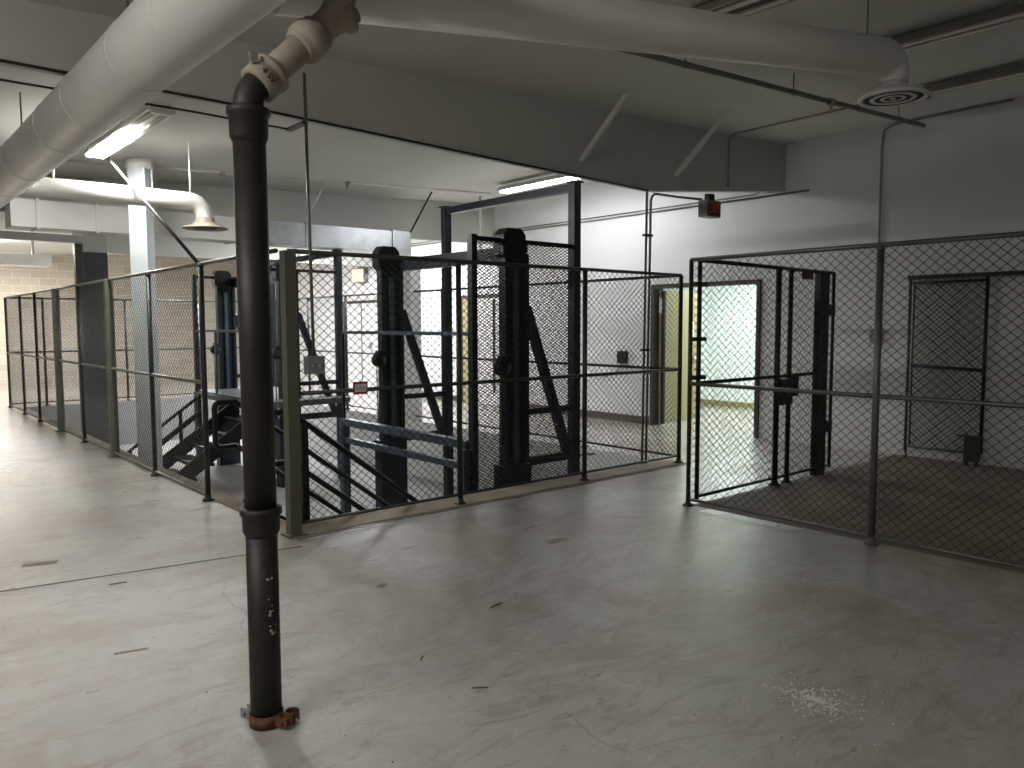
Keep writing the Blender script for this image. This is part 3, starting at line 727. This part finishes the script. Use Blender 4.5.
def light(name, loc, size, energy, color=(1, .98, .94), rot=(0, 0, 0)):
    l = bpy.data.lights.new(name, 'AREA'); l.shape = 'RECTANGLE'; l.size, l.size_y = size; l.energy = energy; l.color = color
    o = bpy.data.objects.new(name, l); COL.objects.link(o); o.location = loc; o.rotation_euler = rot; return o
light('lamp_near_left', (-1.7, 2.4, 3.3), (.25, 2.4), 60)
light('lamp_far_bay', (7.9, 13.6, 3.55), (.25, 2.4), 330, (.95, .97, 1.))
light('lamp_far_left', (2.6, 20.8, 3.3), (.25, 2.4), 400)
light('fill_mid_bay', (6.4, 17.2, 3.4), (.25, 2.4), 330, (.95, .97, 1.))  # added fill to brighten the pit, lifts and far walls
light('fill_near_right', (4.2, -2.6, 3.5), (.25, 2.4), 15)  # added weak fill for the right floor and wall
light('fill_near_left_side', (-1.65, 2.4, 3.25), (.2, 2.4), 34, rot=(0, -PI / 2, 0))  # added side-facing fill for what the near left lamp throws sideways
light('lamp_doorway_room', (11.3, 7.2, 2.7), (1.2, 2.4), 165, (.93, 1., .95))

# exit sign under the bulkhead
ex = thing('exit_sign', (7.79, 5.50, 3.05), 'unlit exit sign hanging below the bulkhead near the doorway', 'sign')
MB().box(7.66, 7.92, 5.47, 5.60, 2.82, 3.01, .006).build('housing', 'box', ex)
MB().box(7.675, 7.905, 5.462, 5.47, 2.835, 2.995, .002).build('face', 'exitred', ex)
cu = bpy.data.curves.new('exit', 'FONT'); cu.body = 'EXIT'; cu.size = .155; cu.extrude = .001; cu.align_x = 'CENTER'; cu.align_y = 'CENTER'
to = bpy.data.objects.new('exit', cu); COL.objects.link(to); bpy.context.view_layer.update()
me = bpy.data.meshes.new_from_object(to.evaluated_get(bpy.context.evaluated_depsgraph_get())); bpy.data.objects.remove(to)
xs = [v.co.x for v in me.vertices]; sx = .20 / (max(xs) - min(xs))
bmx = MB(); bmx.bm.from_mesh(me)
bmesh.ops.transform(bmx.bm, matrix=Matrix.Translation((7.79, 5.461, 2.915)) @ Matrix.Rotation(PI / 2, 4, 'X') @ Matrix.Diagonal((sx, 1.15, 1, 1)), verts=bmx.bm.verts)
bmx.build('lettering', 'exitlet', ex)
MB().box(7.74, 7.84, 5.50, 5.57, 3.01, 3.09, .004).build('mount', 'black', ex)
# lit exit sign above the far door, its glowing face left without letters
wl = thing('lit_exit_sign', (9.57, 16.74, 2.76), 'glowing orange exit sign on the wall above the far door', 'light')
MB().box(9.50, 9.63, 16.48, 17.0, 2.60, 2.92, .01).build('housing', 'box', wl)
MB().box(9.485, 9.50, 16.50, 16.98, 2.62, 2.90, .004).build('lens', 'orange', wl)
tag(MB().box(9.52, 9.63, 16.45, 16.80, 2.93, 3.20, .01).build('wall_speaker', 'box', wloc=(9.6, 16.6, 3.05)), 'dark box on the wall just above the orange light', 'box')

# sprinkler pipes
def sprinkler(label, p0, p1, m, heads, hang, r=.024):
    L = thing('sprinkler_pipe', p0, label, 'pipe', 'sprinkler pipes')
    p0, p1 = Vector(p0), Vector(p1)
    MB().tube([p0, p1], r, 12).build('pipe', m, L)
    for k in heads:
        p = p0.lerp(p1, k)
        MB().lathe([(r + .012, .03), (r + .012, -.03)], p, (p1 - p0), 12).lathe([(.022, 0), (.020, -.05), (.010, -.055), (.010, -.075), (.026, -.078), (.026, -.083), (.004, -.085)], p, n=12).build('sprinkler_head', 'dusty', L)
    for k in hang:
        p = p0.lerp(p1, k)
        MB().lathe([(r + .004, .012), (r + .004, -.012)], p, (p1 - p0), 12).tube([p, (p.x, p.y, ceil(p.x, p.y) + .005)], .006, 6).build('pipe_hanger', m, L)
    return L
sprinkler('thin dusty sprinkler pipe below the branch duct ending near the right wall', (3.4, 3.97, 3.545), (9.2, 3.74, 3.755), 'conduit', (.67,), (.30, .56, .9))
sprinkler('white sprinkler pipe crossing the far bay above the lifts', (1.4, 10.6, 3.50), (8.6, 10.6, 3.83), 'paleconduit', (.36, .62), (.2, .5, .85))

# conduits
def run(name, label, pts, r, m, cat='conduit', group=None, clips=()):
    L = thing(name, pts[0], label, cat, group)
    MB().tube(pts, r, 8).build('tube', m, L)
    for p in clips: MB().lathe([(r + .006, -.012), (r + .006, .012)], p, (0, 0, 1), 10).build('clip', 'black', L)
    return L
c = run('twin_conduit', 'pair of grey conduits dropping from the bulkhead to the near fence end',
    [(6.82, 5.70, .006), (6.86, 5.70, 3.04)], .014, 'conduit')
MB().tube([(6.875, 5.69, .006), (6.915, 5.69, 2.93)] + [Vector(p) for p in arc((7.015, 5.69, 2.93), (-1, 0, 0), (0, 0, 1), .10, 0, PI / 2, 6)][1:] + [(7.35, 5.67, 3.03), (7.72, 5.60, 3.03)], .014, 8).build('tube', 'conduit', c)
MB().box(6.81, 6.93, 5.665, 5.72, 2.55, 2.575).build('strap', 'black', c)
MB().box(6.79, 6.90, 5.665, 5.72, 1.28, 1.305).build('strap', 'black', c)
run('wall_conduit', 'thin grey conduit running along the right wall above the doorway',
    [(9.61, 16.0, 3.30), (9.61, 5.3, 3.30)], .012, 'conduit')
run('wall_conduit', 'second thin conduit just above the other on the right wall', [(9.612, 16.0, 3.345), (9.612, 6.1, 3.345), (9.50, 5.88, 3.36)], .009, 'conduit')
run('drop_conduit', 'grey conduit dropping down the right wall behind the tall fence post', [(9.61, 3.0, ceil(9.6, 3) - .02), (9.61, 4.22, ceil(9.6, 4.2) - .02), (9.61, 4.36, ceil(9.6, 4.3) - .07), (9.61, 4.38, 3.7), (9.61, 4.38, 1.5)], .013, 'oldfix')
tag(MB().box(9.57, 9.63, 4.32, 4.44, 1.34, 1.50, .008).build('outlet_box', 'box', wloc=(9.6, 4.38, 1.42)), 'small box on the right wall at the foot of the drop conduit', 'box')
run('ceiling_conduit', 'thin conduit up the bulkhead face and on along the ceiling', [(8.30, 5.63, 3.24), (8.30, 5.63, 3.80), (8.30, 5.57, ceil(8.3, 5.6) - .02), (8.30, 3.5, ceil(8.3, 3.5) - .02)], .011, 'oldfix')
rows = [(x, 5.63, z - .015) for x, z in ((XL + .1, 3.2), (1.0, 3.175), (2.4, 3.165), (4.85, 3.10), (6.80, 3.052))]
run('bulkhead_cable', 'black cable clipped along the bottom edge of the near bulkhead', rows, .010, 'cable', 'cable')
run('bulkhead_cable', 'loose black cable hanging below the bulkhead behind the big duct', [(-1., 5.66, 3.08), (.8, 5.66, 3.055), (1.9, 5.66, 3.06), (2.66, 5.66, 3.05)], .008, 'cable', 'cable')

# control station on its conduit
cs = thing('control_station', (2.68, 5.40, 1.28), 'two-button control box hanging on a conduit in front of the near fence', 'control box')
MB().tube([(2.655, 5.40, 3.40), (2.68, 5.40, 1.35)], .012, 10).build('conduit', 'conduit', cs)
bx = MB().box(2.615, 2.755, 5.365, 5.44, 1.215, 1.35, .008).build('box', 'box', cs)
for x in (2.655, 2.715): MB().lathe([(.012, 0), (.016, .003), (.016, .012), (.010, .016)], (x, 5.365, 1.285), (0, -1, 0), 12).build('button', 'chrome', bx)
MB().box(2.63, 2.67, 5.39, 5.67, 3.035, 3.06, .003).build('wall_bracket', 'black', cs)

# grey electrical box on the white wall with its lead
eb = thing('switch_box', (9.60, 8.45, 1.05), 'dark switch box on the white wall left of the doorway', 'box')
MB().box(9.56, 9.63, 8.36, 8.54, .95, 1.15, .008).build('box', 'black', eb)
MB().tube([(9.61, 8.50, .95), (9.61, 8.55, .82), (9.60, 8.80, .72), (9.61, 9.25, .74)], .008, 6).build('lead', 'cable', eb)

# slanted braces of the two bulkheads
for x0, y0, x1, y1, z1, lab in ((5.80, 5.06, 5.76, 5.645, 3.22, 'painted flat brace slanting from ceiling to near bulkhead, left of two'),
                        (7.33, 4.99, 7.29, 5.645, 3.26, 'painted flat brace slanting from ceiling to near bulkhead, right of two')):
    b = thing('bulkhead_brace', (x1, y1, z1), lab, 'brace', 'near bulkhead braces')
    MB().bar((x0, y0, ceil(x0, y0)), (x1, y1, z1), .05, .03, up=(1, 0, 0)).build('strut', 'ceiling', b)
    MB().box(x0 - .12, x0 + .03, y0 - .03, y0 + .03, ceil(x0, y0) - .012, ceil(x0, y0) + .004).build('foot_plate', 'ceiling', b)
for x0, lab in ((7.55, 'dark thin brace slanting down to the end of the rectangular duct'), (5.6, 'faint thin brace above the middle of the rectangular duct')):
    tag(MB().bar((x0 + .05, 10.9, ceil(x0, 10.9)), (x0 - .05, 11.4, 3.16), .022, .022).build('duct_brace', 'black' if x0 > 7 else 'duct', wloc=(x0, 11.4, 3.16)), lab, 'brace')
for x0, y0, z0, lab in ((3.05, 8.9, 3.06, 'white rod hanging left branch duct from the ceiling'), (1.75, 9.1, 3.06, 'white rod hanging the branch duct close to the big duct')):
    tag(MB().tube([(x0, y0 + .15, z0), (x0, y0 + .15, ceil(x0, y0) + .005)], .011, 8).build('hanger_rod', 'paleconduit', wloc=(x0, y0, z0)), lab, 'rod')
tag(MB().tube([(8.7, 11.0, ceil(8.7, 11) + .004), (8.7, 11.0, 2.93)], .028, 10).build('white_drop_pipe', 'paleconduit', wloc=(8.7, 11., 2.93)), 'white vertical pipe end beside the tall lift frame', 'pipe')

# ------------------------------------------------------------------ litter on the floor
def strip_mark(x, y, a, l, w, lab):
    tag(MB().box(x - l / 2, x + l / 2, y - w / 2, y + w / 2, 0, .0025, rot=(a, (x, y, 0))).build('tape_strip', 'tape', wloc=(x, y, 0)), lab, 'tape', 'tape remnants on the floor')
strip_mark(3.92, 4.07, -.1, .17, .075, 'brown tape scrap on the floor in front of the near fence')
strip_mark(.94, 5.94, -.35, .20, .075, 'worn brown tape strip on the floor at the left edge')
strip_mark(1.0, 4.02, -.25, .15, .022, 'narrow tan tape strip on the floor left of the drain pipe')
strip_mark(2.42, 4.05, .5, .07, .04, 'short tan scrap in the bright floor patch near the fence')
def twig(x, y, a, l, lab, r=.0028):
    d = Vector((math.cos(a), math.sin(a), 0)); p = Vector((x, y, r)); n_ = Vector((-d.y, d.x, 0))
    tag(MB().tube([p - d * l / 2, p + n_ * l * .04, p + d * l / 2], r, 6).build('wood_splinter', 'brown', wloc=(x, y, 0)), lab, 'splinter', 'splinters on the floor')
twig(2.73, 3.33, .2, .10, 'dark splinter on the floor midway between pipe and near fence')
twig(2.04, 2.60, -.65, .07, 'dark splinter lying level, right of the drain pipe')
twig(2.02, 3.02, .75, .05, 'short splinter pointing at the camera right of the pipe')
twig(1.22, 5.15, -.2, .10, 'dark splinter on the floor left of the pipe near the stairs')
def chips(name, lab, cat, m, spots, group=None):
    for x, y, s_ in spots:
        pass
rnd = random.Random(3)
cr = MB()
for k in range(420):
    a = rnd.uniform(0, 2 * PI); rr = abs(rnd.gauss(0, .085)); x, y = 3.045 + rr * math.cos(a) * 1.0, 1.60 + rr * math.sin(a) * 1.3
    s_ = rnd.uniform(.0015, .0075)
    cr.lathe([(s_ * .6, 0), (s_, s_ * .4), (s_ * .5, s_ * .8)], (x, y, 0), n=5, smooth=False)
for k in range(40):
    a = rnd.uniform(0, 2 * PI); rr = rnd.uniform(.05, .42); x, y = 2.88 + rr * math.cos(a), 1.50 + rr * math.sin(a)
    s_ = rnd.uniform(.001, .006)
    cr.lathe([(s_ * .6, 0), (s_, s_ * .4), (s_ * .5, s_ * .8)], (x, y, 0), n=5, smooth=False)
tag(cr.build('plaster_crumbs', 'crumb'), 'patch of white plaster crumbs on the lower right floor', 'crumbs', kind='stuff')
gr = MB()
for k in range(170):
    x, y = rnd.uniform(.3, 4.6), rnd.uniform(1.2, 5.2); s_ = rnd.uniform(.0015, .0055)
    if math.hypot(x - 1.21, y - 2.92) < .18: continue
    gr.lathe([(s_ * .8, 0), (s_, s_ * .3), (s_ * .4, s_ * .6)], (x, y, 0), n=5, smooth=False)
tag(gr.build('dark_grit', 'brown'), 'dark grit scattered over the foreground floor', 'grit', kind='stuff')

# ------------------------------------------------------------------ world and view
wd = bpy.data.worlds.new('world'); S.world = wd; wd.use_nodes = True
wd.node_tree.nodes['Background'].inputs['Color'].default_value = (.02, .02, .02, 1)
S.view_settings.view_transform = 'Standard'; S.view_settings.look = 'None'
S.view_settings.exposure = .22; S.view_settings.gamma = 1.; S.view_settings.use_curve_mapping = False
for o in bpy.data.objects:
    if '_w' in o.keys(): del o['_w']
